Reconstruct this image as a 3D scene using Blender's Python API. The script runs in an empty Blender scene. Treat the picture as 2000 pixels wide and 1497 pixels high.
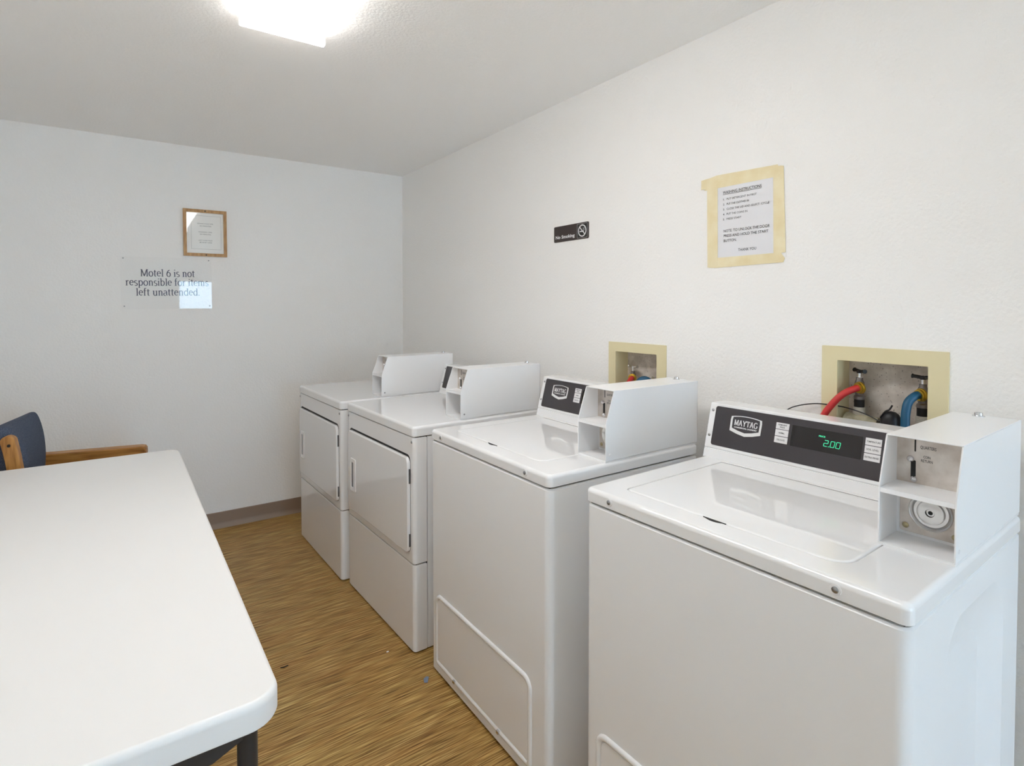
import bpy, bmesh, math, random
from mathutils import Matrix, Vector
S = bpy.context.scene
COL = S.collection
PI = math.pi
random.seed(4)

# ------------------------------------------------------------------ camera
W, L, H = 1.627, 3.6927, 2.2326            # right wall x, far wall y, ceiling z
XL, YF = -0.80, -3.2                      # left wall x, near wall y
cam = bpy.data.cameras.new('camera'); co = bpy.data.objects.new('camera', cam); COL.objects.link(co)
cam.sensor_fit = 'HORIZONTAL'; cam.sensor_width = 36.0; cam.lens = 1090.5 * 36 / 2000
cam.shift_x = 0.0; cam.shift_y = -(748.5 - 624.55) / 2000
cam.clip_start = 0.02
co.location = (0, 0, 1.3147)
co.rotation_euler = (PI / 2 - 0.02315, 0, -0.60825)
S.camera = co

# ------------------------------------------------------------------ world, daylight, exposure
SKY_STRENGTH = 15.0
LAMP_STRENGTH = 7.2
w = bpy.data.worlds.new('sky'); S.world = w; w.use_nodes = True
bg = w.node_tree.nodes['Background']; bg.inputs[0].default_value = (0.52, 0.75, 1.0, 1); bg.inputs[1].default_value = SKY_STRENGTH
pl = bpy.data.lights.new('door_daylight_portal', 'AREA'); pl.shape = 'RECTANGLE'; pl.size = 0.78; pl.size_y = 1.68
pl.cycles.is_portal = True
po = bpy.data.objects.new('door_daylight_portal', pl); COL.objects.link(po)
po.location = (1.13, YF - 0.07, 0.91); po.rotation_euler = (PI / 2, 0, 0)
S.cycles.max_bounces = 16; S.cycles.diffuse_bounces = 10; S.cycles.glossy_bounces = 6; S.cycles.transparent_max_bounces = 12
S.view_settings.view_transform = 'Standard'; S.view_settings.look = 'None'
S.view_settings.exposure = 0.62; S.view_settings.gamma = 1.0; S.view_settings.use_curve_mapping = False

# ------------------------------------------------------------------ materials
def srgb(r, g, b):
    f = lambda c: (c / 255 / 12.92) if c / 255 <= 0.04045 else ((c / 255 + 0.055) / 1.055) ** 2.4
    return (f(r), f(g), f(b), 1)
def mat(name, col, rough=0.5, metal=0.0, coat=0.0, spec=0.5, bump=None, emit=None):
    m = bpy.data.materials.new(name); m.use_nodes = True
    nt = m.node_tree; p = nt.nodes['Principled BSDF']
    p.inputs['Base Color'].default_value = col; p.inputs['Roughness'].default_value = rough
    p.inputs['Metallic'].default_value = metal; p.inputs['Coat Weight'].default_value = coat
    p.inputs['Coat Roughness'].default_value = 0.03; p.inputs['Specular IOR Level'].default_value = spec
    if emit:
        p.inputs['Emission Color'].default_value = emit[0]; p.inputs['Emission Strength'].default_value = emit[1]
    if bump:
        sc, st, dist, det = bump
        tc = nt.nodes.new('ShaderNodeTexCoord'); n = nt.nodes.new('ShaderNodeTexNoise'); b = nt.nodes.new('ShaderNodeBump')
        n.inputs['Scale'].default_value = sc; n.inputs['Detail'].default_value = det
        b.inputs['Strength'].default_value = st; b.inputs['Distance'].default_value = dist
        nt.links.new(tc.outputs['Object'], n.inputs['Vector']); nt.links.new(n.outputs['Fac'], b.inputs['Height'])
        nt.links.new(b.outputs['Normal'], p.inputs['Normal'])
    return m
def nodes(m): return m.node_tree.nodes, m.node_tree.links, m.node_tree.nodes['Principled BSDF']
def ramp_noise(m, scale3, nscale, detail, stops, coord='Object', rough=None, dist=0.0):
    N, K, p = nodes(m)
    tc = N.new('ShaderNodeTexCoord'); mp = N.new('ShaderNodeMapping'); n = N.new('ShaderNodeTexNoise'); r = N.new('ShaderNodeValToRGB')
    mp.inputs['Scale'].default_value = scale3; n.inputs['Scale'].default_value = nscale; n.inputs['Detail'].default_value = detail
    n.inputs['Distortion'].default_value = dist
    while len(r.color_ramp.elements) < len(stops): r.color_ramp.elements.new(0.5)
    for e, (pos, c) in zip(r.color_ramp.elements, stops): e.position = pos; e.color = c
    K.new(tc.outputs[coord], mp.inputs['Vector']); K.new(mp.outputs['Vector'], n.inputs['Vector']); K.new(n.outputs['Fac'], r.inputs['Fac'])
    K.new(r.outputs['Color'], p.inputs['Base Color'])
    return n, r

WALL = mat('wall_paint', (0.93, 0.916, 0.897, 1), 0.50, spec=0.35, bump=(105, 0.45, 0.004, 3))
CEIL = mat('ceiling_paint', (0.965, 0.95, 0.932, 1), 0.6, spec=0.25, bump=(95, 0.4, 0.004, 3))
ENAMEL = mat('white_enamel', (0.88, 0.878, 0.885, 1), 0.04, coat=0.4)
ENAMEL2 = mat('white_enamel_side', (0.88, 0.882, 0.89, 1), 0.30)
BOXWHITE = mat('white_powder_coat', (0.88, 0.88, 0.89, 1), 0.28)
DARKGAP = mat('dark_gap', (0.012, 0.012, 0.013, 1), 0.7)  # near-black stands in for shade in gaps and openings; also colours feet, sleeves
PANEL = mat('charcoal_faceplate', srgb(60, 56, 60), 0.38, bump=(900, 0.08, 0.0005, 1))
DISPLAY = mat('black_display', (0.010, 0.008, 0.009, 1), 0.22)
WHITEPRINT = mat('white_print', (0.80, 0.80, 0.80, 1), 0.5)
LABELW = mat('white_label', (0.78, 0.77, 0.78, 1), 0.5)
INK = mat('black_ink', (0.03, 0.03, 0.035, 1), 0.6)
GREYINK = mat('grey_ink', (0.22, 0.215, 0.21, 1), 0.7)
NAVY = mat('navy_lettering', (0.016, 0.020, 0.068, 1), 0.3)
GREEN = mat('green_led', (0.0, 0.1, 0.05, 1), 0.5, emit=((0.06, 0.85, 0.42, 1), 0.62))
STEEL = mat('brushed_steel', srgb(214, 206, 198), 0.40, metal=0.45)
ramp_noise(STEEL, (30, 30, 30), 1.0, 4, [(0.3, srgb(196, 185, 175)), (0.7, srgb(226, 219, 212))])
LOCKSTEEL = mat('polished_lock_steel', (0.66, 0.65, 0.64, 1), 0.2, metal=1.0)
CHROME = mat('chrome', (0.72, 0.72, 0.74, 1), 0.12, metal=1.0)
SCREW = mat('screw_steel', (0.36, 0.36, 0.37, 1), 0.3, metal=1.0)
BRASS = mat('brass', srgb(205, 172, 70), 0.28, metal=1.0)
DULLBRASS = mat('dull_brass', srgb(186, 172, 136), 0.35, metal=0.8)
HINGE = mat('hinge_steel', (0.12, 0.12, 0.125, 1), 0.4, metal=0.6)
RECESS = mat('shaded_recess', (0.20, 0.205, 0.215, 1), 0.35)  # grey stands in for the shade inside the dryer pull
TAN = mat('tan_plastic', srgb(228, 216, 176), 0.45, bump=(60, 0.05, 0.003, 2))
DIRTY = mat('speckled_back_panel', srgb(178, 168, 158), 0.6)
def dirt():
    N, K, p = nodes(DIRTY)
    tc = N.new('ShaderNodeTexCoord')
    v = N.new('ShaderNodeTexVoronoi'); v.inputs['Scale'].default_value = 110; v.inputs['Randomness'].default_value = 1
    r = N.new('ShaderNodeValToRGB'); r.color_ramp.elements[0].position = 0.08; r.color_ramp.elements[0].color = (0.10, 0.09, 0.08, 1)
    r.color_ramp.elements[1].position = 0.20; r.color_ramp.elements[1].color = (1, 1, 1, 1)
    n = N.new('ShaderNodeTexNoise'); n.inputs['Scale'].default_value = 18; n.inputs['Detail'].default_value = 5
    r2 = N.new('ShaderNodeValToRGB'); r2.color_ramp.elements[0].position = 0.35; r2.color_ramp.elements[0].color = srgb(176, 165, 155)
    r2.color_ramp.elements[1].position = 0.65; r2.color_ramp.elements[1].color = srgb(220, 212, 204)
    mx = N.new('ShaderNodeMixRGB'); mx.blend_type = 'MULTIPLY'; mx.inputs[0].default_value = 0.75
    K.new(tc.outputs['Object'], v.inputs['Vector']); K.new(tc.outputs['Object'], n.inputs['Vector'])
    K.new(v.outputs['Distance'], r.inputs['Fac']); K.new(n.outputs['Fac'], r2.inputs['Fac'])
    K.new(r2.outputs['Color'], mx.inputs[1]); K.new(r.outputs['Color'], mx.inputs[2]); K.new(mx.outputs['Color'], p.inputs['Base Color'])
dirt()
REDHOSE = mat('red_rubber', srgb(205, 52, 52), 0.42)
BLUEHOSE = mat('blue_rubber', srgb(14, 82, 118), 0.42)
BLACKPL = mat('black_rubber', (0.012, 0.012, 0.016, 1), 0.45)
PIPEWHITE = mat('white_taped_pipe', srgb(205, 202, 192), 0.6, bump=(260, 0.9, 0.004, 3))
GREYMETAL = mat('dull_metal', srgb(128, 122, 122), 0.4, metal=0.7)
PIPEDIRTY = mat('stained_fitting', srgb(150, 145, 118), 0.6)
ramp_noise(PIPEDIRTY, (22, 22, 22), 1.5, 4, [(0.3, srgb(98, 94, 66)), (0.65, srgb(190, 184, 160))])
VINYL = mat('taupe_vinyl', srgb(150, 130, 114), 0.45)
TABLE = mat('speckled_white_plastic', (0.86, 0.853, 0.845, 1), 0.42, bump=(700, 0.10, 0.0006, 2))
BLACKMETAL = mat('dark_powder_coat', (0.028, 0.026, 0.026, 1), 0.4)
OAK = mat('oak', srgb(160, 105, 45), 0.42)
ramp_noise(OAK, (6, 60, 60), 1.2, 4, [(0.30, srgb(126, 78, 30)), (0.5, srgb(176, 122, 58)), (0.72, srgb(200, 148, 80))], dist=0.6)
OAKPOST = mat('oak_upright', srgb(176, 122, 60), 0.42)
ramp_noise(OAKPOST, (60, 60, 7), 1.2, 4, [(0.30, srgb(150, 98, 44)), (0.5, srgb(186, 132, 68)), (0.72, srgb(204, 152, 86))], dist=0.4)
OAKFRAME = mat('oak_frame', srgb(176, 128, 72), 0.45)
ramp_noise(OAKFRAME, (60, 60, 14), 1.2, 4, [(0.30, srgb(166, 120, 70)), (0.7, srgb(204, 162, 108))])
FABRIC = mat('blue_grey_upholstery', srgb(78, 86, 108), 0.9, spec=0.15)
def fab():
    N, K, p = nodes(FABRIC)
    tc = N.new('ShaderNodeTexCoord'); v = N.new('ShaderNodeTexVoronoi'); v.inputs['Scale'].default_value = 380
    r = N.new('ShaderNodeValToRGB'); r.color_ramp.elements[0].position = 0.18; r.color_ramp.elements[0].color = srgb(118, 127, 145)
    r.color_ramp.elements[1].position = 0.42; r.color_ramp.elements[1].color = srgb(78, 87, 106)
    b = N.new('ShaderNodeBump'); b.inputs['Strength'].default_value = 0.4; b.inputs['Distance'].default_value = 0.002
    K.new(tc.outputs['Object'], v.inputs['Vector']); K.new(v.outputs['Distance'], r.inputs['Fac']); K.new(r.outputs['Color'], p.inputs['Base Color'])
    K.new(v.outputs['Distance'], b.inputs['Height']); K.new(b.outputs['Normal'], p.inputs['Normal'])
fab()
PAPER = mat('white_paper', (0.80, 0.80, 0.83, 1), 0.35)
CREAMPAPER = mat('framed_paper', (0.93, 0.915, 0.88, 1), 0.6)
TAPE = mat('masking_tape', srgb(232, 212, 160), 0.55)
ramp_noise(TAPE, (18, 18, 18), 1.0, 3, [(0.3, srgb(234, 217, 172)), (0.7, srgb(243, 231, 196))])
SIGNBROWN = mat('dark_brown_sign', srgb(56, 46, 44), 0.3)
SIGNBLACK = mat('black_sign_square', srgb(30, 28, 28), 0.3)
LENS = mat('glowing_diffuser', (0.9, 0.9, 0.9, 1), 0.4, emit=((1.0, 0.975, 0.945, 1), LAMP_STRENGTH))
LAMPWHITE = mat('white_lamp_housing', (0.8, 0.8, 0.8, 1), 0.4)
CONCRETE = mat('outdoor_concrete', (0.62, 0.61, 0.59, 1), 0.8, bump=(30, 0.3, 0.01, 4))
LINT = mat('blue_grey_lint', srgb(128, 140, 160), 0.9)
TWIG = mat('dark_twig', (0.02, 0.015, 0.012, 1), 0.8)

def glass(name, strength_mix):
    m = bpy.data.materials.new(name); m.use_nodes = True
    N = m.node_tree.nodes; K = m.node_tree.links; N.clear()
    o = N.new('ShaderNodeOutputMaterial'); t = N.new('ShaderNodeBsdfTransparent'); g = N.new('ShaderNodeBsdfGlossy')
    g.inputs['Roughness'].default_value = 0.015; t.inputs[0].default_value = (1, 1, 1, 1)
    f = N.new('ShaderNodeFresnel'); f.inputs['IOR'].default_value = strength_mix
    mx = N.new('ShaderNodeMixShader'); ge = N.new('ShaderNodeNewGeometry'); ma = N.new('ShaderNodeMath'); ma.operation = 'MULTIPLY_ADD'
    ma.inputs[1].default_value = 1 / strength_mix - strength_mix; ma.inputs[2].default_value = strength_mix
    K.new(ge.outputs['Backfacing'], ma.inputs[0]); K.new(ma.outputs[0], f.inputs['IOR'])
    K.new(f.outputs[0], mx.inputs[0]); K.new(t.outputs[0], mx.inputs[1]); K.new(g.outputs[0], mx.inputs[2]); K.new(mx.outputs[0], o.inputs[0])
    return m
ACRYLIC = glass('clear_acrylic', 1.5)
PANE = glass('clear_glass', 1.5)

FLOOR = mat('streaked_vinyl_floor', srgb(150, 117, 65), 0.42, spec=0.4)
def floor_mat():
    N, K, p = nodes(FLOOR)
    tc = N.new('ShaderNodeTexCoord')
    def streak(sx, sy, det, dist):
        mp = N.new('ShaderNodeMapping'); mp.inputs['Scale'].default_value = (sx, sy, 1)
        n = N.new('ShaderNodeTexNoise'); n.inputs['Scale'].default_value = 1; n.inputs['Detail'].default_value = det; n.inputs['Distortion'].default_value = dist
        K.new(tc.outputs['Object'], mp.inputs['Vector']); K.new(mp.outputs['Vector'], n.inputs['Vector']); return n
    a = streak(6.0, 200, 4, 0.0); b = streak(11.0, 440, 3, 0.0); c = streak(2.2, 7, 2, 0.0); h = streak(3.5, 34, 2, 0.0)
    mx = N.new('ShaderNodeMath'); mx.operation = 'ADD'; m2 = N.new('ShaderNodeMath'); m2.operation = 'MULTIPLY'; m2.inputs[1].default_value = 0.5
    K.new(a.outputs['Fac'], mx.inputs[0]); K.new(b.outputs['Fac'], mx.inputs[1]); K.new(mx.outputs[0], m2.inputs[0])
    r = N.new('ShaderNodeValToRGB'); cr = r.color_ramp
    for _ in range(3): cr.elements.new(0.5)
    for e, (pos, col) in zip(cr.elements, [(0.37, srgb(92, 62, 28)), (0.45, srgb(146, 112, 60)), (0.51, srgb(174, 141, 84)), (0.56, srgb(198, 167, 104)), (0.64, srgb(228, 204, 144))]):
        e.position = pos; e.color = col
    K.new(m2.outputs[0], r.inputs['Fac'])
    r2 = N.new('ShaderNodeValToRGB'); r2.color_ramp.elements[0].position = 0.32; r2.color_ramp.elements[0].color = (0.90, 0.84, 0.78, 1)
    r2.color_ramp.elements[1].position = 0.68; r2.color_ramp.elements[1].color = (1.0, 1.0, 0.92, 1)
    K.new(c.outputs['Fac'], r2.inputs['Fac'])
    r3 = N.new('ShaderNodeValToRGB'); r3.color_ramp.elements[0].position = 0.36; r3.color_ramp.elements[0].color = (1.0, 0.89, 0.82, 1)
    r3.color_ramp.elements[1].position = 0.62; r3.color_ramp.elements[1].color = (1, 1, 1, 1)
    K.new(h.outputs['Fac'], r3.inputs['Fac'])
    q = N.new('ShaderNodeMixRGB'); q.blend_type = 'MULTIPLY'; q.inputs[0].default_value = 1
    q2 = N.new('ShaderNodeMixRGB'); q2.blend_type = 'MULTIPLY'; q2.inputs[0].default_value = 1
    K.new(r.outputs['Color'], q.inputs[1]); K.new(r2.outputs['Color'], q.inputs[2]); K.new(q.outputs['Color'], q2.inputs[1]); K.new(r3.outputs['Color'], q2.inputs[2])
    K.new(q2.outputs['Color'], p.inputs['Base Color'])
    bu = N.new('ShaderNodeBump'); bu.inputs['Strength'].default_value = 0.15; bu.inputs['Distance'].default_value = 0.001
    K.new(m2.outputs[0], bu.inputs['Height']); K.new(bu.outputs['Normal'], p.inputs['Normal'])
floor_mat()

# ------------------------------------------------------------------ mesh helpers
def Fr(o, ex, ey):
    ex = Vector(ex).normalized(); ey = Vector(ey).normalized(); n = ex.cross(ey)
    return Matrix(((ex.x, ey.x, n.x, o[0]), (ex.y, ey.y, n.y, o[1]), (ex.z, ey.z, n.z, o[2]), (0, 0, 0, 1)))
I4 = Matrix.Identity(4)
def rrect(x0, x1, y0, y1, r, n=6):
    if not isinstance(r, (list, tuple)): r = [r] * 4          # order: x0y0, x1y0, x1y1, x0y1
    P = []
    for (cx, cy, a0), q in zip(((x0, y0, PI), (x1, y0, 1.5 * PI), (x1, y1, 0), (x0, y1, 0.5 * PI)), r):
        sx = 1 if cx == x0 else -1; sy = 1 if cy == y0 else -1
        if q <= 1e-6: P.append((cx, cy)); continue
        for k in range(n + 1):
            a = a0 + 0.5 * PI * k / n
            P.append((cx + sx * q + q * math.cos(a), cy + sy * q + q * math.sin(a)))
    return P
def ellipse(cx, cy, rx, ry, n=28): return [(cx + rx * math.cos(2 * PI * k / n), cy + ry * math.sin(2 * PI * k / n)) for k in range(n)]
def catmull(P, n=6):
    P = [Vector(p) for p in P]; Q = [2 * P[0] - P[1]] + P + [2 * P[-1] - P[-2]]; out = []
    for i in range(1, len(Q) - 2):
        a, b, c, d = Q[i - 1:i + 3]
        for k in range(n):
            t = k / n
            out.append(0.5 * ((2 * b) + (c - a) * t + (2 * a - 5 * b + 4 * c - d) * t * t + (3 * b - a - 3 * c + d) * t ** 3))
    out.append(P[-1]); return out
class MB:
    def __init__(s): s.V = []; s.F = []
    def add(s, V, F, M=I4):
        o = len(s.V); s.V += [M @ Vector(v) for v in V]; s.F += [tuple(i + o for i in f) for f in F]; return s
    def addbm(s, bm, M=I4):
        bm.verts.ensure_lookup_table(); bm.verts.index_update()
        s.add([v.co.copy() for v in bm.verts], [[v.index for v in f.verts] for f in bm.faces], M); bm.free(); return s
    def box(s, x0, x1, y0, y1, z0, z1, bev=0.0, seg=2, M=I4):
        bm = bmesh.new(); bmesh.ops.create_cube(bm, size=1)
        for v in bm.verts: v.co = Vector(((x0 + x1) / 2 + v.co.x * (x1 - x0), (y0 + y1) / 2 + v.co.y * (y1 - y0), (z0 + z1) / 2 + v.co.z * (z1 - z0)))
        if bev: bmesh.ops.bevel(bm, geom=bm.edges[:], offset=bev, segments=seg, profile=0.5, affect='EDGES')
        return s.addbm(bm, M)
    def loft(s, loops, cap0=True, cap1=True, closed=True, M=I4):
        n = len(loops[0]); V = [p for l in loops for p in l]; F = []
        for i in range(len(loops) - 1):
            for k in range(n if closed else n - 1):
                k2 = (k + 1) % n; F.append((i * n + k, i * n + k2, (i + 1) * n + k2, (i + 1) * n + k))
        if cap0: F.append(tuple(range(n - 1, -1, -1)))
        if cap1: F.append(tuple((len(loops) - 1) * n + k for k in range(n)))
        return s.add(V, F, M)
    def plate(s, pts, M, z0, z1, bev=0.0, seg=3):
        """outline (counter-clockwise) in the frame M, from z0 up to z1, top edge rounded by bev"""
        c = Vector((sum(p[0] for p in pts) / len(pts), sum(p[1] for p in pts) / len(pts)))
        loops = [[(p[0], p[1], z0) for p in pts]]
        if bev:
            for k in range(seg + 1):
                a = 0.5 * PI * k / seg; ins = bev * (1 - math.cos(a)); z = z1 - bev + bev * math.sin(a)
                loops.append([(q[0], q[1], z) for q in inset(pts, ins)])
        else: loops.append([(p[0], p[1], z1) for p in pts])
        return s.loft(loops, M=M)
    def tube(s, path, r, seg=12, M=I4, cap=True):
        path = [Vector(p) for p in path]; R = r if isinstance(r, (list, tuple)) else [r] * len(path)
        T = []
        for i in range(len(path)):
            a = path[max(i - 1, 0)]; b = path[min(i + 1, len(path) - 1)]; T.append((b - a).normalized())
        u = T[0].orthogonal().normalized(); loops = []
        for i, p in enumerate(path):
            u = (u - T[i] * u.dot(T[i])).normalized(); v = T[i].cross(u)
            loops.append([p + (u * math.cos(2 * PI * k / seg) + v * math.sin(2 * PI * k / seg)) * R[i] for k in range(seg)])
        return s.loft(loops, cap, cap, M=M)
    def lathe(s, prof, M=I4, seg=28, cap0=True, cap1=True):
        return s.loft([[(r * math.cos(2 * PI * k / seg), r * math.sin(2 * PI * k / seg), h) for k in range(seg)] for r, h in prof], cap0, cap1, M=M)
    def flat(s, pts, M, z=0.0): return s.add([(p[0], p[1], z) for p in pts], [tuple(range(len(pts)))], M)
    def ring(s, outer, inner, M, z0, z1):
        """flat ring between two outlines with the same number of points"""
        n = len(outer)
        L4 = [[(p[0], p[1], z0) for p in outer], [(p[0], p[1], z1) for p in outer], [(p[0], p[1], z1) for p in inner], [(p[0], p[1], z0) for p in inner]]
        V = [p for l in L4 for p in l]; F = []
        for i in range(4):
            j = (i + 1) % 4
            for k in range(n): F.append((i * n + k, i * n + (k + 1) % n, j * n + (k + 1) % n, j * n + k))
        return s.add(V, F, M)
    def holed(s, outer, inner, M, z):
        bm = bmesh.new(); es = []
        for P in (outer, inner):
            vs = [bm.verts.new((p[0], p[1], z)) for p in P]
            es += [bm.edges.new((vs[i], vs[(i + 1) % len(vs)])) for i in range(len(vs))]
        bmesh.ops.triangle_fill(bm, edges=es, use_beauty=True)
        bmesh.ops.recalc_face_normals(bm, faces=bm.faces[:])
        for f in bm.faces:
            if f.normal.z < 0: f.normal_flip()
        return s.addbm(bm, M)
    def build(s, name, m, parent=None, off=(0, 0, 0), angle=35):
        me = bpy.data.meshes.new(name); off = Vector(off)
        me.from_pydata([v + off for v in s.V], [], s.F); me.materials.append(m); me.validate(); me.update()
        bm = bmesh.new(); bm.from_mesh(me); bmesh.ops.remove_doubles(bm, verts=bm.verts[:], dist=1e-6); bm.to_mesh(me); bm.free()
        if angle:
            me.polygons.foreach_set('use_smooth', [True] * len(me.polygons)); me.set_sharp_from_angle(angle=math.radians(angle))
        o = bpy.data.objects.new(name, me); COL.objects.link(o)
        if parent: o.parent = parent
        if angle:
            wn = o.modifiers.new('weighted_normals', 'WEIGHTED_NORMAL'); wn.keep_sharp = True; wn.weight = 90
        return o
def inset(pts, d):
    if d == 0: return list(pts)
    n = len(pts); out = []
    for i in range(n):
        a = Vector(pts[i - 1][:2]); b = Vector(pts[i][:2]); c = Vector(pts[(i + 1) % n][:2])
        e1 = b - a; e2 = c - b
        if e1.length < 1e-9: e1 = e2
        if e2.length < 1e-9: e2 = e1
        n1 = Vector((-e1.y, e1.x)).normalized(); n2 = Vector((-e2.y, e2.x)).normalized(); m = n1 + n2
        m = m / max(m.length_squared, 1e-6) * 2
        out.append((b.x + m.x * d, b.y + m.y * d))
    return out
def thing(name, label, cat, loc, rz=0.0, group=None):
    o = bpy.data.objects.new(name, None); COL.objects.link(o); o.empty_display_size = 0.1
    o.location = loc; o.rotation_euler = (0, 0, rz); return tag(o, label, cat, group)
def tag(o, label, cat, group=None):
    o['label'] = label; o['category'] = cat
    if group: o['group'] = group
    return o
def struct(o): o['kind'] = 'structure'; return o
def copy_tree(o, parent=None):
    c = o.copy(); COL.objects.link(c)
    if parent: c.parent = parent
    for ch in list(o.children): copy_tree(ch, c)
    return c

# ------------------------------------------------------------------ lettering
_tc = {}
def text_geo(s, bold=0.0):
    if (s, bold) in _tc: return _tc[(s, bold)]
    cu = bpy.data.curves.new('t', 'FONT'); cu.body = s; cu.size = 1; cu.offset = bold; cu.resolution_u = 3; cu.fill_mode = 'FRONT'
    o = bpy.data.objects.new('t', cu); COL.objects.link(o)
    me = bpy.data.meshes.new_from_object(o.evaluated_get(bpy.context.evaluated_depsgraph_get()))
    V = [v.co.copy() for v in me.vertices]; F = [tuple(p.vertices) for p in me.polygons]
    bpy.data.objects.remove(o); bpy.data.curves.remove(cu); bpy.data.meshes.remove(me)
    _tc[(s, bold)] = (V, F); return V, F
def put_text(mb, s, x0, x1, y0, y1, M, z=0.0, bold=0.02):
    """text stretched to the box x0..x1, y0..y1 (y0 baseline, y1 cap height) of frame M"""
    V, F = text_geo(s, bold)
    a = min(v.x for v in V); b = max(v.x for v in V)
    H_, _ = text_geo('H', bold); ch = max(v.y for v in H_); cl = min(v.y for v in H_)
    mb.add([(x0 + (v.x - a) / (b - a) * (x1 - x0), y0 + (v.y - cl) / (ch - cl) * (y1 - y0), z) for v in V], F, M)
def arc(cx, cy, rx, ry, a0, a1, n=16): return [(cx + rx * math.cos(math.radians(a0 + (a1 - a0) * k / n)), cy + ry * math.sin(math.radians(a0 + (a1 - a0) * k / n))) for k in range(n + 1)]
# roman (serif) letters: advance, thick/thin pen strokes, serifs (x, y, half width)
ROMAN = {
 'M': (0.86, [[(.13, 0), (.15, .70)], [(.15, .70), (.42, .03)], [(.42, .03), (.70, .70)], [(.72, .70), (.73, 0)]], [(.13, 0, .09), (.73, 0, .11), (.10, .70, .07), (.76, .70, .07)]),
 'A': (0.72, [[(.10, 0), (.35, .70)], [(.35, .70), (.62, 0)], [(.18, .24), (.53, .24)]], [(.10, 0, .10), (.61, 0, .11)]),
 'Y': (0.70, [[(.10, .70), (.35, .32)], [(.60, .70), (.35, .32)], [(.35, .32), (.35, 0)]], [(.11, .70, .11), (.60, .70, .10), (.35, 0, .12)]),
 'T': (0.66, [[(.33, 0), (.33, .70)], [(.05, .68), (.61, .68)], [(.06, .69), (.05, .54)], [(.60, .69), (.61, .54)]], [(.33, 0, .12)]),
 'G': (0.74, [arc(.38, .35, .30, .35, 40, 320), [(.61, .30), (.61, .08)]], [(.58, .31, .11), (.60, .62, .05)]),
 'o': (0.54, [arc(.27, .25, .20, .245, 0, 360, 28)], []),
 't': (0.35, [[(.15, .64), (.15, .12)] + arc(.25, .12, .10, .11, 180, 290, 6), [(.03, .485), (.31, .485)]], []),
 'e': (0.49, [[(.06, .29), (.42, .29)] + arc(.245, .27, .18, .23, 5, 315, 22)], []),
 'l': (0.28, [[(.14, 0), (.14, .74)]], [(.14, 0, .10), (.09, .73, .06)]),
 '6': (0.54, [arc(.27, .22, .19, .215, 0, 360, 26), arc(.52, .20, .445, .50, 180, 108, 12)], []),
 'i': (0.28, [[(.14, 0), (.14, .49)], [(.14, .63), (.14, .71)]], [(.14, 0, .10), (.09, .48, .06)]),
 's': (0.42, [arc(.21, .37, .13, .12, 40, 250, 10) + arc(.21, .12, .15, .125, 75, -140, 10)], []),
 'n': (0.57, [[(.14, 0), (.14, .49)], arc(.285, .33, .145, .16, 175, 0, 10) + [(.43, 0)]], [(.14, 0, .09), (.43, 0, .09), (.09, .48, .06)]),
 'u': (0.57, [[(.13, .49), (.13, .16)] + arc(.275, .16, .145, .16, 180, 350, 10), [(.43, 0), (.43, .49)]], [(.09, .48, .07), (.39, .48, .07), (.47, .01, .05)]),
 'm': (0.86, [[(.14, 0), (.14, .49)], arc(.28, .33, .14, .16, 175, 0, 10) + [(.42, 0)], arc(.56, .33, .14, .16, 175, 0, 10) + [(.70, 0)]], [(.14, 0, .09), (.42, 0, .08), (.70, 0, .09), (.09, .48, .06)]),
 'r': (0.41, [[(.14, 0), (.14, .49)], arc(.29, .31, .15, .17, 170, 60, 8)], [(.14, 0, .10), (.09, .48, .06)]),
 'p': (0.57, [[(.14, -.22), (.14, .49)], arc(.30, .25, .19, .24, 150, -150, 20)], [(.14, -.22, .10), (.09, .48, .06)]),
 'b': (0.57, [[(.13, 0), (.13, .74)], arc(.29, .25, .19, .24, 150, -150, 20)], [(.08, .73, .06)]),
 'd': (0.57, [[(.44, 0), (.44, .74)], arc(.27, .25, .19, .24, 30, 330, 20)], [(.39, .73, .06), (.48, .01, .05)]),
 'f': (0.35, [[(.14, 0), (.14, .60)] + arc(.24, .60, .10, .13, 180, 50, 8), [(.03, .485), (.30, .485)]], [(.14, 0, .10)]),
 'a': (0.49, [arc(.22, .36, .15, .13, 150, 0, 8) + [(.37, .10), (.43, .02)], arc(.21, .14, .15, .14, 60, 300, 12), [(.28, .285), (.37, .29)]], []),
 '.': (0.24, [[(.10, .0), (.10, .085)]], []), ' ': (0.27, [], [])}
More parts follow.
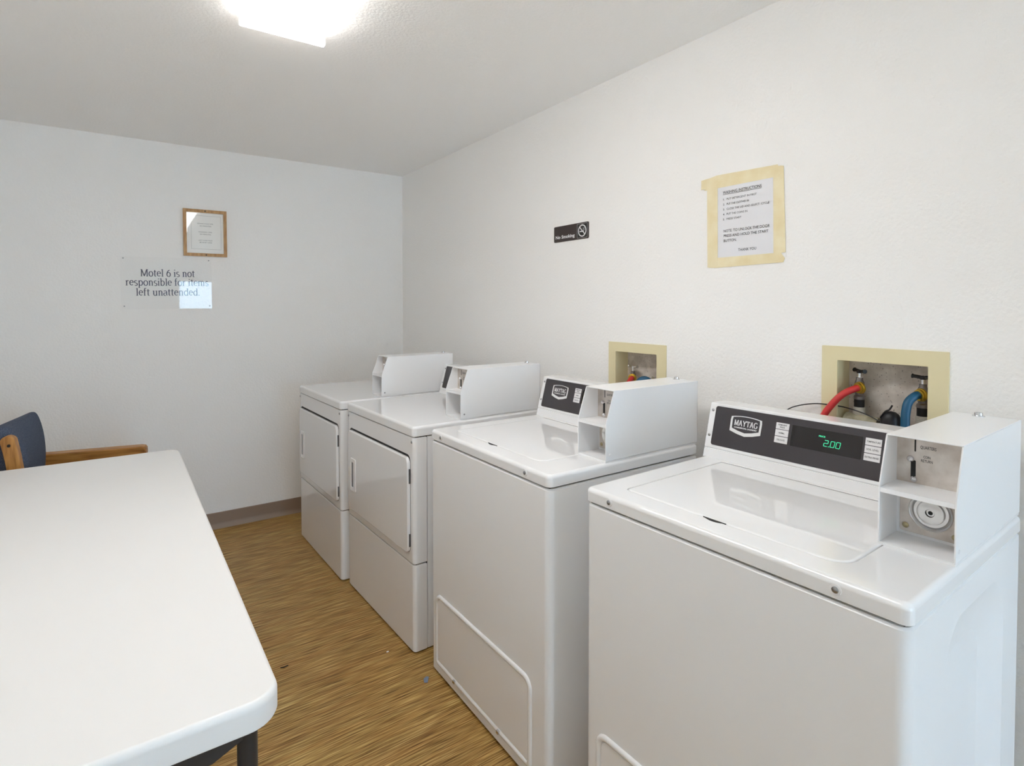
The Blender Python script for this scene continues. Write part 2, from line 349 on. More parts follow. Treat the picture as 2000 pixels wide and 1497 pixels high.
def roman(mb, s, x0, x1, y0, cap, M, z=0.0, thick=0.108, thin=0.052):
    adv = sum(ROMAN[c][0] for c in s); sx = (x1 - x0) / (adv - 0.08); sy = cap / 0.70; x = -0.04
    for c in s:
        a, strokes, serifs = ROMAN[c]
        for st in strokes:
            n = len(st); Lp = []; Rp = []
            closed = math.dist(st[0], st[-1]) < 1e-6
            for i, p in enumerate(st):
                q0 = st[i - 1] if i else (st[-2] if closed else st[0]); q1 = st[i + 1] if i < n - 1 else (st[1] if closed else st[-1])
                d = Vector((q1[0] - q0[0], q1[1] - q0[1])); ln = d.length or 1; d /= ln
                wd = 0.5 * (thin + (thick - thin) * abs(d.y) ** 1.5)
                Lp.append((p[0] - d.y * wd, p[1] + d.x * wd)); Rp.append((p[0] + d.y * wd, p[1] - d.x * wd))
            for i in range(n - 1):
                mb.add([(x0 + (x + q[0]) * sx, y0 + q[1] * sy, z) for q in (Rp[i], Rp[i + 1], Lp[i + 1], Lp[i])], [(0, 1, 2, 3)], M)
        for cx, cy, hw in serifs:
            yb = cy - (0.042 if cy > .3 else 0.0); yt = yb + 0.042
            mb.add([(x0 + (x + q[0]) * sx, y0 + q[1] * sy, z + 0.00003) for q in ((cx - hw, yb), (cx + hw, yb), (cx + hw, yt), (cx - hw, yt))], [(0, 1, 2, 3)], M)
        x += a
def seven(mb, ch, x, y, wd, ht, M, z, slant=0.12, t=0.16):
    SEG = {'0': 'abcdef', '2': 'abged'}
    hw = wd; hh = ht / 2; k = t * wd
    q = 0.15 * k
    pos = {'a': ((q, ht), (hw - q, ht)), 'd': ((q, 0), (hw - q, 0)), 'g': ((q, hh), (hw - q, hh)), 'f': ((0, ht - q), (0, hh + q)), 'b': ((hw, ht - q), (hw, hh + q)), 'e': ((0, hh - q), (0, q)), 'c': ((hw, hh - q), (hw, q))}
    for sg in SEG[ch]:
        (ax, ay), (bx, by) = pos[sg]; d = Vector((bx - ax, by - ay)).normalized(); n = Vector((-d.y, d.x)) * k * 0.52
        P = [(ax - n.x, ay - n.y), (bx - n.x, by - n.y), (bx + n.x, by + n.y), (ax + n.x, ay + n.y)]
        if d.x * 0 + 1: mb.add([(x + p[0] + p[1] * slant, y + p[1], z) for p in P], [(0, 1, 2, 3)], M)

# ------------------------------------------------------------------ room shell
def wall_grid(us, vs, holes, place):
    """rectangular wall split by us, vs with cells listed in holes left open; place(u, v, t) -> point, t 0 room side, 1 outer side"""
    mb = MB()
    for i in range(len(us) - 1):
        for j in range(len(vs) - 1):
            if (i, j) in holes: continue
            mb.add([place(us[i], vs[j], 0), place(us[i + 1], vs[j], 0), place(us[i + 1], vs[j + 1], 0), place(us[i], vs[j + 1], 0)], [(0, 1, 2, 3)])
            mb.add([place(us[i], vs[j], 1), place(us[i + 1], vs[j], 1), place(us[i + 1], vs[j + 1], 1), place(us[i], vs[j + 1], 1)], [(3, 2, 1, 0)])
    for i, j in holes:
        q = [(us[i], vs[j]), (us[i + 1], vs[j]), (us[i + 1], vs[j + 1]), (us[i], vs[j + 1])]
        for a in range(4):
            b = (a + 1) % 4
            if (i + (0, 1, 0, -1)[a], j + (-1, 0, 1, 0)[a]) in holes: continue
            mb.add([place(*q[a], 0), place(*q[b], 0), place(*q[b], 1), place(*q[a], 1)], [(0, 1, 2, 3)])
    return mb
T = 0.12
struct(MB().box(XL - T, W + T, YF - T, L + T, -0.1, 0).build('floor', FLOOR, angle=0))
struct(MB().box(XL - T, W + T, YF - T, L + T, H, H + 0.1).build('ceiling', CEIL, angle=0))
struct(MB().box(XL - T, W + T, L, L + T, 0, H).build('wall_back', WALL, angle=0))
struct(MB().box(XL - T, XL, YF, L, 0, H).build('wall_left', WALL, angle=0))
OUTLETS = [((0.5386, 0.7535), (0.90, 1.1680)), ((1.3905, 1.6025), (0.90, 1.1370))]
ys = [YF, 0.5386, 0.7535, 1.3905, 1.6025, L]
zs = [0, 0.90, 1.137, 1.168, H]
struct(wall_grid(ys, zs, [(1, 1), (1, 2), (3, 1)], lambda u, v, t: (W + T * t, u, v)).build('wall_right', WALL, angle=0))
struct(wall_grid([XL, 0.68, 1.58, W], [0, 2.03, H], [(1, 0)], lambda u, v, t: (u, YF - T * t, v)).build('wall_front', WALL, angle=0))
def baseboard(name, a, b, n):
    """cove base along a->b, n points into the room"""
    a = Vector(a); b = Vector(b); n = Vector(n); d = (b - a)
    prof = [(0, 0), (0.016, 0), (0.014, 0.006), (0.006, 0.020), (0.004, 0.034), (0.004, 0.092), (0.0025, 0.095), (0, 0.095)]
    mb = MB(); loops = [[tuple(p + n * x + Vector((0, 0, z))) for x, z in prof] for p in (a, b)]
    mb.loft(loops); struct(mb.build(name, VINYL, angle=25))
baseboard('baseboard_back', (XL, L, 0), (W, L, 0), (0, -1, 0))
baseboard('baseboard_left', (XL, YF, 0), (XL, L, 0), (1, 0, 0))
baseboard('baseboard_right', (W, YF, 0), (W, L, 0), (-1, 0, 0))
baseboard('baseboard_front', (XL, YF, 0), (0.68, YF, 0), (0, 1, 0))
# glazed door behind the camera that lets the daylight in
dm = MB(); DL, DR, DT = 0.76, 1.5, 1.73                       # edges of the glass
dm.box(DL - 0.08, DL, YF - 0.08, YF - 0.035, 0.0, 2.03).box(DR, DR + 0.08, YF - 0.08, YF - 0.035, 0.0, 2.03)
dm.box(DL, DR, YF - 0.08, YF - 0.035, 0.0, 0.09).box(DL, DR, YF - 0.08, YF - 0.035, DT, 2.03)
door = struct(dm.build('door_1', LAMPWHITE, angle=0))
MB().box(DL, DR, YF - 0.060, YF - 0.055, 0.09, DT).build('door_glass', PANE, door, angle=0)
MB().tube(catmull([(DL - 0.035, YF - 0.035, 0.98), (DL - 0.035, YF + 0.01, 0.98), (DL - 0.025, YF + 0.025, 0.98), (DL + 0.06, YF + 0.025, 0.98)], 4), 0.009).build('door_handle', CHROME, door)
struct(MB().box(-6, 8, -17, YF - T, -0.1, -0.02).build('ground', CONCRETE, angle=0))

# unseen block added outside to dim the low sky mirrored in the acrylic sign
opp = struct(MB().box(-9, 11, -16.3, -16, -0.1, 2.6).build('sky_screen_wall', mat('sky_screen_matte', (0.58, 0.57, 0.55, 1), 0.8), angle=0))

# ------------------------------------------------------------------ ceiling lamp
lamp = thing('ceiling_lamp', 'glowing white fluorescent lamp box mounted on the ceiling', 'lamp', (0.43, 1.27, H))
def lampbm():
    mb = MB(); y0, y1 = -0.598, 0.598
    prof = [(-0.128, 0.0), (-0.124, -0.022), (-0.112, -0.037), (-0.06, -0.044), (0.0, -0.046), (0.06, -0.044), (0.112, -0.037), (0.124, -0.022), (0.128, 0.0)]
    mb.loft([[(x, y, z) for x, z in prof] for y in (y0, y1)]); return mb
lampbm().build('diffuser', LENS, lamp)
for sy in (-1, 1):
    q = MB(); P = rrect(-0.129, 0.126, -0.0615, 0.0, [0.004, 0.004, 0, 0])
    q.plate(P, Fr((0, sy * 0.598 if sy < 0 else 0.616, 0), (1, 0, 0), (0, 0, 1)), 0.0, 0.018, 0.002)
    q.build('end_cap', LENS, lamp)

# ------------------------------------------------------------------ washing machines and dryers
OFF = (-0.30, -0.343, 0)
def screw(parent, o, axis_ex, axis_ey, r, m=SCREW, name='screw', slot=True):
    M = Fr(o, axis_ex, axis_ey); mb = MB()
    mb.lathe([(r, 0), (r * 0.95, r * 0.25), (r * 0.6, r * 0.5), (r * 0.001, r * 0.58)], M, seg=14)
    b = mb.build(name, m, parent, OFF)
    return b
FRONT = lambda x, y, z: Fr((x, y, z), (0, -1, 0), (0, 0, 1))
def top_slab(z0, z1, x0, x1, y0, y1, r, edge, hole=None, depth=0.004):
    mb = MB(); P = rrect(x0, x1, y0, y1, [r, 0.0118, 0.0118, r])
    loops = [[(p[0], p[1], z0) for p in inset(P, 0.0015)], [(p[0], p[1], z0 + 0.0015) for p in P]]
    for k in range(6):
        a = 0.5 * PI * k / 5
        loops.append([(q[0], q[1], z1 - edge + edge * math.sin(a)) for q in inset(P, edge * (1 - math.cos(a)))])
    mb.loft(loops, True, hole is None)
    if hole:
        top = [(p[0], p[1]) for p in loops[-1]]
        mb.holed(top, hole, I4, z1)
        mb.loft([[(p[0], p[1], z1) for p in hole], [(p[0], p[1], z1 - depth) for p in hole]], False, True)
    return mb
def coin_box(root, zd, zs, zt, X=0.2865):
    """open-fronted steel coin tower: deck zd, shelf zs, top zt"""
    x0, xs, x1 = 0.207, 0.2405, 0.615; y0, y1 = 0.004, 0.122; t = 0.0024
    mb = MB(); side = [(x0, zd + 0.0045), (x1, zd + 0.0045), (x1, zt - t), (xs - 0.001, zt - t), (x0 + 0.001, zs + 0.004)]
    for a, b in ((y0, y0 + t), (y1 - t, y1)):
        mb.loft([[(x, a, z) for x, z in side], [(x, b, z) for x, z in side]])
    mb.box(xs - 0.001, x1, y0, y1, zt - t, zt, 0.0008, 1)
    mb.box(x1 - t, x1, y0, y1, zd + 0.0045, zt)
    mb.box(x0 + 0.001, x1 - 0.001, y0 + 0.0008, y1 - 0.0008, zd - 0.0005, zd + 0.0030)
    mb.box(x0 + 0.002, 0.290, y0 + t, y1 - t, zs - 0.0025, zs + 0.001)
    mb.box(x0 + 0.001, x0 + 0.004, y0 + t, y1 - t, zs - 0.008, zs + 0.001, 0.0008, 1)
    mb.box(x0 + 0.002, 0.292, y0 + t, y1 - t, zd, zd + 0.0050)
    mb.box(0.2905, 0.293, y0 + t, y1 - t, zd, zs)
    box = mb.build('coin_box', BOXWHITE, root, OFF, angle=20)
    up = MB().box(X, 0.290, y0 + t, y1 - t, zs + 0.001, zt - t).build('coin_plate', STEEL, box, OFF, angle=0)
    lo = MB(); lo.plate(rrect(-0.114, -0.012, zd + 0.011, zs - 0.006, 0.004), Fr((0.2905, 0, 0), (0, -1, 0), (0, 0, 1)), 0, 0.003, 0.001)
    lo.build('vault_plate', STEEL, box, OFF)
    dz = zd - 0.873
    sl = MB(); sl.plate(rrect(-0.0909, -0.0885, 1.040 + dz, 1.0625 + dz, 0.0008, 2), Fr((X, 0, 0), (0, -1, 0), (0, 0, 1)), 0, 0.0004)
    sl.build('coin_slot', DARKGAP, box, OFF, angle=0)
    sl = MB(); sl.plate(rrect(-0.0965, -0.0885, 0.985 + dz, 1.023 + dz, 0.002, 3), Fr((X, 0, 0), (0, -1, 0), (0, 0, 1)), 0, 0.0005)
    sl.build('lever_slot', DARKGAP, box, OFF, angle=0)
    for cy, cz, r, nm in ((-0.0962, 1.0255, 0.0062, 'return_lever'), (-0.0905, 0.988, 0.0058, 'lever_stop')):
        lv = MB(); lv.lathe([(r * 0.8, 0), (r, 0.003), (r * 0.85, 0.006), (r * 0.4, 0.0085), (r * 0.01, 0.009)], Fr((X, -cy, cz + dz), (0, -1, 0), (0, 0, 1)), 16)
        lv.build(nm, CHROME, box, OFF)
    cz = 0.9305 + dz; M = Fr((0.2875, 0.0635, cz), (0, -1, 0), (0, 0, 1))
    rg = MB(); rg.lathe([(0.0350, 0), (0.0345, 0.0050), (0.0335, 0.0058), (0.0318, 0.0050), (0.0275, 0.0004), (0.0225, 0.0004), (0.0215, 0.0052), (0.0200, 0.0060), (0.0075, 0.0062), (0.0062, 0.0035), (0.0001, 0.0035)], M, 40)
    rg.build('lock_ring', LOCKSTEEL, box, OFF)
    kh = MB(); kh.lathe([(0.0038, 0.0036), (0.0036, 0.0042), (0.0001, 0.0042)], M, 16); kh.build('keyhole', DARKGAP, box, OFF)
    for yy in (0.104, 0.0265): screw(box, (0.2875, yy, 0.8955 + dz), (0, -1, 0), (0, 0, 1), 0.0055, DULLBRASS, 'plate_screw')
    kc = MB(); kc.lathe([(0.0115, 0), (0.0115, 0.0015), (0.0080, 0.0022), (0.0075, 0.0075), (0.0060, 0.0080), (0.0040, 0.0060), (0.0001, 0.0060)], Fr((0.592, 0.070, zt), (1, 0, 0), (0, 1, 0)), 20)
    kc.build('top_lock', CHROME, box, OFF)
    tx = MB(); M = Fr((X, 0, 0), (0, -1, 0), (0, 0, 1))
    put_text(tx, 'QUARTERS', -0.0815, -0.0565, 1.0472 + dz, 1.0530 + dz, M, 0.0004, 0.01)
    put_text(tx, 'COIN', -0.0765, -0.0655, 1.0300 + dz, 1.0348 + dz, M, 0.0004, 0.01)
    put_text(tx, 'RETURN', -0.0800, -0.0620, 1.0225 + dz, 1.0275 + dz, M, 0.0004, 0.01)
    tx.build('lettering', INK, box, OFF, angle=0)
    screw(box, (x0 + 0.035 if False else 0.224, 0.004, zd + 0.022), (1, 0, 0), (0, 0, 1), 0.0036, BOXWHITE if zd > 0.87 else SCREW, 'side_screw')
    return box
def console(root, dz, dx=0.0):
    mb = MB()
    prof = [(0.4790, 0.873), (0.4858, 0.8985), (0.4884, 0.8988), (0.4888, 0.9020), (0.4866, 0.9025), (0.5195, 1.0235), (0.5207, 1.0262), (0.5235, 1.0275), (0.588, 1.0275), (0.600, 1.020), (0.605, 0.873)]
    mb.loft([[(x + dx, y, z + dz) for x, z in prof] for y in (0.1215, 0.684)])
    c = mb.build('console', ENAMEL, root, OFF, angle=25)
    for Lc in (0.109, 0.035):
        screw(root, tuple(Vector((0.4865 + dx, 0.674, 0.902 + dz)) + Vector((0.261, 0, 0.965)) * Lc + Vector((-0.965, 0, 0.261)) * 0.0002), (0, -1, 0), (0.261, 0, 0.965), 0.0042, SCREW, 'console_screw')
    return c
def panel_frame(dz, dx): return Fr((0.4865 + dx, 0, 0.902 + dz), (0, -1, 0), (0.261, 0, 0.965))
def control_panel(root, dz, dx=0.0):
    M = panel_frame(dz, dx); mb = MB()
    mb.plate(rrect(-0.665, -0.128, 0.0085, 0.1225, 0.007), M, 0.0, 0.0016, 0.0006)
    p = mb.build('control_panel', PANEL, root, OFF)
    z = 0.0018
    # shield badge
    cx = -0.5655
    def shield(s, lift=0.0):
        hw = 0.0470 * s; cy = 0.0790
        pts = [(-hw * 0.985, -0.0195 * s), (-hw * 0.5, -0.0262 * s), (0, -0.0305 * s), (hw * 0.5, -0.0262 * s), (hw * 0.985, -0.0195 * s), (hw, 0.012 * s), (hw * 0.97, 0.0215 * s)]
        for k in range(1, 8):
            u = 0.97 - 1.94 * k / 8; pts.append((hw * u, (0.0215 + 0.0045 * (1 - (u / 0.97) ** 2)) * s))
        pts += [(-hw * 0.97, 0.0215 * s), (-hw, 0.012 * s)]
        return [(cx + a, cy + b + lift) for a, b in pts]
    b = MB(); o = shield(1.0); i = shield(0.875, 0.0012)
    for k in range(len(i)):                                    # thicker lower rim
        if i[k][1] < 0.066: i[k] = (i[k][0], i[k][1] + 0.0045)
    b.ring(o, i, M, 0.0014, z)
    roman(b, 'MAYTAG', cx - 0.0345, cx + 0.0350, 0.0765, 0.0155, M, z, 0.165, 0.07)
    put_text(b, 'COMMERCIAL LAUNDRY', cx - 0.034, cx + 0.035, 0.0690, 0.0728, M, z, 0.05)
    b.build('badge', WHITEPRINT, p, OFF, angle=0)
    LB = [(-0.4790, -0.4440, ['PERMANENT', 'PRESS']), (-0.4790, -0.4440, ['NORMAL']), (-0.4790, -0.4440, ['DELICATE']),
          (-0.2610, -0.2265, ['TEMPERATURE']), (-0.2610, -0.2265, ['SOIL LEVEL']), (-0.2610, -0.2265, ['EXTRA RINSE'])]
    for k, (xa, xb, words) in enumerate(LB):
        tx = MB()
        y1 = 0.1045 - (k % 3) * 0.0183; y0 = y1 - 0.0168
        MB().plate(rrect(xa, xb, y0, y1, 0.0006, 2), M, 0.0012, z + 0.0004).build('cycle_label', LABELW, p, OFF, angle=0)
        for q, wd in enumerate(words):
            hw = min(0.0290, 0.00265 * len(wd)) / 2; c = (xa + xb) / 2; n = len(words)
            yb = (y0 + y1) / 2 - 0.0021 + (0.0032 if n == 2 and q == 0 else (-0.0032 if n == 2 else 0))
            put_text(tx, wd, c - hw, c + hw, yb, yb + 0.0042, M, z + 0.0006, 0.012)
        tx.build('label_lettering', INK, p, OFF, angle=0)
    MB().plate(rrect(-0.4365, -0.2670, 0.0500, 0.1045, 0.002), M, 0.0012, 0.0019, 0.0003).build('display', DISPLAY, p, OFF)
    return p
def digits(p, dz, dx=0.0):
    M = panel_frame(dz, dx); g = MB(); z = 0.0022
    put_text(g, 'PRICE', -0.3670, -0.3515, 0.0862, 0.0902, M, z, 0.03)
    for ch, x in (('2', -0.3535), ('0', -0.3380), ('0', -0.3250)): seven(g, ch, x, 0.0655, 0.0090, 0.0145, M, z)
    g.plate([(-0.3425, 0.0645), (-0.3402, 0.0645), (-0.3402, 0.0667), (-0.3425, 0.0667)], M, z - 0.0001, z)
    g.build('display_digits', GREEN, p, OFF, angle=0)
def washer_cabinet(root):
    mb = MB(); x0, x1, y0, y1, z0, z1 = 0.0015, 0.610, 0.002, 0.684, 0.008, 0.8350
    P = rrect(x0, x1, y0, y1, [0.020, 0.006, 0.006, 0.020], 12); n = len(P)
    # find flat edge on the near side (y = y0) : between last point of corner 0 and first of corner 1
    loops = [[(p[0], p[1], z) for p in (inset(P, 0.004) if z in (z0, z1) else P)] for z in (z0, z0 + 0.003, z1 - 0.004, z1)]
    V = [p for l in loops for p in l]; F = []
    for i in range(3):
        for k in range(n):
            if i == 1 and k == 12: continue
            k2 = (k + 1) % n; F.append((i * n + k, i * n + k2, (i + 1) * n + k2, (i + 1) * n + k))
    F.append(tuple(range(n - 1, -1, -1))); F.append(tuple(3 * n + k for k in range(n)))
    mb.add(V, F)
    M = Fr((0, y0, 0), (1, 0, 0), (0, 0, 1))
    a = P[12]; b = P[13]
    outer = [(a[0], z0 + 0.003), (b[0], z0 + 0.003), (b[0], z1 - 0.004), (a[0], z1 - 0.004)]
    E0 = rrect(0.160, 0.497, 0.09, 0.785, 0.085, 12); E1 = rrect(0.232, 0.420, 0.17, 0.700, 0.055, 12)
    mb.holed(outer, E0, M, 0.0)
    lp = []
    for k in range(9):
        t = k / 8; s = t ** 0.8
        lp.append([(p[0] * (1 - t) + q[0] * t, p[1] * (1 - t) + q[1] * t, -0.022 * s) for p, q in zip(E0, E1)])
    mb.loft(lp, False, True, M=M)
    mb.build('cabinet', ENAMEL2, root, OFF, angle=9)
    MB().box(0.012, 0.59, 0.012, 0.674, 0.80, 0.842).build('gap_shade_core', DARKGAP, root, OFF, angle=0)  # near-black core painted as the shade in the gap below the top panel
    for fx in (0.06, 0.54):
        for fy in (0.06, 0.62): MB().lathe([(0.02, 0.0), (0.022, 0.006), (0.012, 0.010), (0.012, 0.022)], Matrix.Translation((fx, fy, 0)), 16).build('foot', DARKGAP, root, OFF)
def access_panel(root):
    M = Fr((0.0015, 0, 0), (0, -1, 0), (0, 0, 1)); r = [0.020, 0.020, 0.036, 0.036]
    fr = MB(); O = rrect(-0.645, -0.0745, 0.040, 0.2965, r, 8)
    loops = []
    for k in range(7):
        a = PI * k / 6; ins = 0.0165 * (1 - math.cos(a)) / 2; loops.append([(q[0], q[1], 0.007 * math.sin(a)) for q in inset(O, ins)])
    fr.loft(loops, False, False, M=M)
    f = fr.build('access_panel', ENAMEL, root, OFF)
    MB().plate(inset(O, 0.0175), M, -0.001, 0.0034, 0.0018).build('panel_face', ENAMEL, f, OFF)
    for yy in (0.5017, 0.2325):
        MB().box(-0.0105, -0.003, yy - 0.006, yy + 0.006, 0.046, 0.056, 0.0015, 2).build('clip', CHROME, f, OFF)
def make_washer(label, loc, rz):
    root = thing('washing_machine', label, 'washing machine', loc, rz, 'white coin-operated top-loading washers')
    washer_cabinet(root); access_panel(root)
    hole = rrect(0.0600, 0.4640, 0.1120, 0.6130, [0.040, 0.006, 0.006, 0.018], 8)
    top_slab(0.8405, 0.8735, 0.0, 0.614, 0.0, 0.686, 0.016, 0.011, hole, 0.0035).build('top_panel', ENAMEL, root, OFF)
    lid = MB(); D = inset(hole, 0.0030)
    loops = [[(p[0], p[1], 0.8702) for p in D], [(p[0], p[1], 0.8720) for p in D]]
    for k in range(1, 5):
        a = 0.5 * PI * k / 4; loops.append([(q[0], q[1], 0.8720 + 0.0028 * math.sin(a)) for q in inset(D, 0.006 * (1 - math.cos(a)))])
    lid.loft(loops); lo = lid.build('lid', ENAMEL, root, OFF)
    nt = MB(); yc = 0.3690
    P = [(0.0625 + 0.001, yc + 0.027)] + [(0.0625 - 0.0085 * math.sin(PI * k / 10), yc + 0.025 - 0.05 * k / 10) for k in range(11)] + [(0.0635, yc - 0.027)]
    nt.plate(P, I4, 0.8700, 0.8744); nt.build('notch_shade', DARKGAP, lo, OFF, angle=0)  # flat near-black plate painted as the shade of an uncut notch
    for yy in (0.605, 0.1055):
        MB().lathe([(0.0098, 0), (0.0095, 0.0012), (0.0070, 0.0016), (0.0001, 0.0016)], FRONT(0.0, yy, 0.8565), 18).build('washer_ring', ENAMEL, root, OFF)
        screw(root, (-0.0014, yy, 0.8565), (0, -1, 0), (0, 0, 1), 0.0056)
    console(root, 0.0); p = control_panel(root, 0.0); digits(p, 0.0)
    coin_box(root, 0.8735, 0.979, 1.075)
    return root
def mloc(x, y, t): return (x + 0.30 * math.cos(t) - 0.343 * math.sin(t), y + 0.30 * math.sin(t) + 0.343 * math.cos(t), 0)
def machine(first, label, x, y, t):
    o = copy_tree(first); o['label'] = label; o.location = mloc(x, y, t); o.rotation_euler = (0, 0, t); return o
WASH = make_washer('white top-loading washer nearest the camera, its lit display showing 2.00', mloc(0.9432, 0.3286, 0.0277), 0.0277)
machine(WASH, 'white top-loading washer in the middle, its display hidden by its coin box', 0.9028, 1.1287, -0.002)

def make_dryer(label, loc, rz):
    root = thing('clothes_dryer', label, 'dryer', loc, rz, 'white coin-operated front-loading dryers')
    zt = 0.3368
    # main cabinet: wrapped front shell and rear body
    P = rrect(0.0, 0.055, 0.002, 0.684, [0.016, 0, 0, 0.016], 6)
    MB().loft([[(p[0], p[1], z) for p in (inset(P, 0.0025) if e else P)] for z, e in ((zt + 0.004, 1), (zt + 0.007, 0), (0.8195, 0), (0.8215, 1))]).build('front_panel', ENAMEL, root, OFF)
    MB().loft([[(p[0], p[1], z) for p in (inset(P, 0.0025) if e else P)] for z, e in ((0.005, 1), (0.008, 0), (zt - 0.004, 0), (zt, 1))]).build('toe_panel', ENAMEL, root, OFF)
    MB().box(0.0588, 0.640, 0.0035, 0.683, 0.005, 0.8215, 0.002, 1).build('cabinet', ENAMEL2, root, OFF)
    MB().box(0.012, 0.62, 0.010, 0.676, 0.015, 0.8265).build('gap_shade_core', DARKGAP, root, OFF, angle=0)  # near-black core gives the seams between dryer panels their painted shade
    for fx in (0.06, 0.58):
        for fy in (0.06, 0.62): MB().lathe([(0.02, 0.0), (0.022, 0.006), (0.012, 0.010), (0.012, 0.016)], Matrix.Translation((fx, fy, 0)), 16).build('foot', DARKGAP, root, OFF)
    top_slab(0.8258, 0.8640, -0.002, 0.645, 0.0, 0.686, 0.016, 0.011).build('top_panel', ENAMEL, root, OFF)
    M = FRONT(0.0, 0, 0)
    MB().plate(rrect(-0.6560, -0.0290, 0.3765, 0.7520, 0.026, 8), M, -0.002, 0.0004).build('door_gap_shade', DARKGAP, root, OFF, angle=0)  # near-black plate painted as the shaded gap around the door
    d = MB(); O = rrect(-0.6540, -0.0310, 0.3775, 0.7430, 0.024, 8)
    loops = [[(q[0], q[1], 0.0004) for q in O], [(q[0], q[1], 0.0065) for q in O]]
    for k in range(1, 6):
        a = 0.5 * PI * k / 5; loops.append([(q[0], q[1], 0.0065 + 0.0055 * math.sin(a)) for q in inset(O, 0.0055 * (1 - math.cos(a)))])
    d.loft(loops, True, True, M=M); dr = d.build('door', ENAMEL, root, OFF)
    # recessed pull
    zf = 0.0120
    h = MB(); A = rrect(-0.612, -0.552, 0.472, 0.620, 0.006); B = rrect(-0.602, -0.574, 0.488, 0.604, 0.004)
    h.ring(A, B, M, zf - 0.001, zf + 0.004)
    hd = h.build('handle', BOXWHITE, dr, OFF)
    MB().plate(inset(B, -0.001), M, zf - 0.0005, zf + 0.0006).build('handle_recess', RECESS, dr, OFF, angle=0)  # cavity shade put into the plate's grey colour
    for z0, z1 in ((0.645, 0.700), (0.404, 0.452)):
        hg = MB().box(-0.004, 0.002, 0.0275, 0.0305, z0, z1, 0.0005, 1)
        hg.tube([(-0.004, 0.0295, z0), (-0.004, 0.0295, z1)], 0.0028, 10); hg.build('hinge', HINGE, dr, OFF)
    for yy in (0.668, 0.0185): screw(root, (0.0, yy, 0.8045), (0, -1, 0), (0, 0, 1), 0.0055)
    console(root, -0.0175, 0.010); 
    Mp = panel_frame(-0.0175, 0.010)
    MB().plate(rrect(-0.665, -0.128, 0.0085, 0.1225, 0.007), Mp, 0.0, 0.0016, 0.0006).build('control_panel', PANEL, root, OFF)
    coin_box(root, 0.8640, 0.972, 1.064, 0.2635)
    return root
DRY = make_dryer('white front-loading dryer with coin box, standing beside the middle washer', mloc(0.8847, 1.9123, 0.033), 0.033)
machine(DRY, 'white front-loading dryer with coin box in the far corner against the back wall', 0.8395, 2.6252, 0.025)

# ------------------------------------------------------------------ outlet boxes in the right wall
def outlet(idx, label, outer, zb):
    (y0, y1), (z0, z1) = OUTLETS[idx]
    t = thing('washer_outlet_box', label, 'outlet box', (W, (y0 + y1) / 2, zb), 0, 'tan plumbing boxes set into the right wall')
    o = (-W, -(y0 + y1) / 2, -zb)
    f = MB(); ya, yb, za, zc = outer
    M = Fr((W, 0, 0), (0, -1, 0), (0, 0, 1))
    A = rrect(-yb, -ya, za, zc, 0.002, 2); B = rrect(-y1 + 0.001, -y0 - 0.001, z0, z1 - 0.001, 0.002, 2)
    f.ring(A, B, M, 0.0, 0.004)
    f.box(W - 0.001, W + 0.068, y0 - 0.0005, y0 + 0.0015, z0, z1).box(W - 0.001, W + 0.068, y1 - 0.0015, y1 + 0.0005, z0, z1)
    f.box(W - 0.001, W + 0.068, y0, y1, z1 - 0.0015, z1 + 0.0005).box(W - 0.001, W + 0.068, y0, y1, z0 - 0.0005, z0 + 0.0015)
    f.build('frame', TAN, t, o, angle=25)
    MB().box(W + 0.066, W + 0.070, y0, y1, z0, z1).build('back_panel', DIRTY, t, o, angle=0)
    return t, o
def valve(t, o, y, zc, turn, x=W + 0.036, collar=BRASS, zb=0.905):
    """stop valve with its outlet pointing into the room at height zc"""
    p = MB(); p.lathe([(0.0150, zb), (0.0150, zc - 0.058), (0.0140, zc - 0.055)], Matrix.Translation((x, y, 0)), 20)
    v = p.build('supply_pipe', PIPEWHITE, t, o)
    MB().lathe([(0.0125, zc - 0.056), (0.0125, zc - 0.034)], Matrix.Translation((x, y, 0)), 20).build('pipe_sleeve', DARKGAP, v, o)
    b = MB(); b.lathe([(0.0135, zc - 0.034), (0.0135, zc - 0.026), (0.0100, zc - 0.022), (0.0110, zc - 0.014), (0.0135, zc), (0.0110, zc + 0.014), (0.0085, zc + 0.020), (0.0085, zc + 0.026), (0.0001, zc + 0.027)], Matrix.Translation((x, y, 0)), 20)
    b.build('valve_body', GREYMETAL, t, o)
    n = MB(); n.tube([(x, y, zc + 0.024), (x, y, zc + 0.042)], 0.0045, 12)
    n.build('valve_stem', CHROME, t, o)
    h = MB(); zz = zc + 0.042
    for s in (-1, 1):
        d = Vector((math.cos(turn), math.sin(turn), 0)) * s
        h.tube(catmull([Vector((x, y, zz)), Vector((x, y, zz + 0.002)) + d * 0.011, Vector((x, y, zz + 0.003)) + d * 0.025], 4), [0.0048] * 4 + [0.0046] * 4 + [0.0062], 10)
    h.lathe([(0.0065, zz - 0.004), (0.007, zz + 0.004), (0.001, zz + 0.006)], Matrix.Translation((x, y, 0)), 14)
    h.build('valve_handle', BLACKPL if collar is BRASS else CHROME, t, o)
t1, o1 = outlet(0, 'large tan outlet box behind the near washer with red and blue hoses', (0.4970, 0.7941, 0.87, 1.2055), 0.90)
valve(t1, o1, 0.7120, 1.0935, 0.9); valve(t1, o1, 0.5625, 1.0920, 1.45, W + 0.034)
q = MB(); q.tube([(W + 0.030, 0.660, 0.993), (W + 0.030, 0.742, 0.997)], 0.024, 18); q.build('drain_fitting', PIPEDIRTY, t1, o1)
t2, o2 = outlet(1, 'tan outlet box behind the middle washer with a chrome tap handle', (1.3480, 1.6410, 0.87, 1.1730), 0.90)
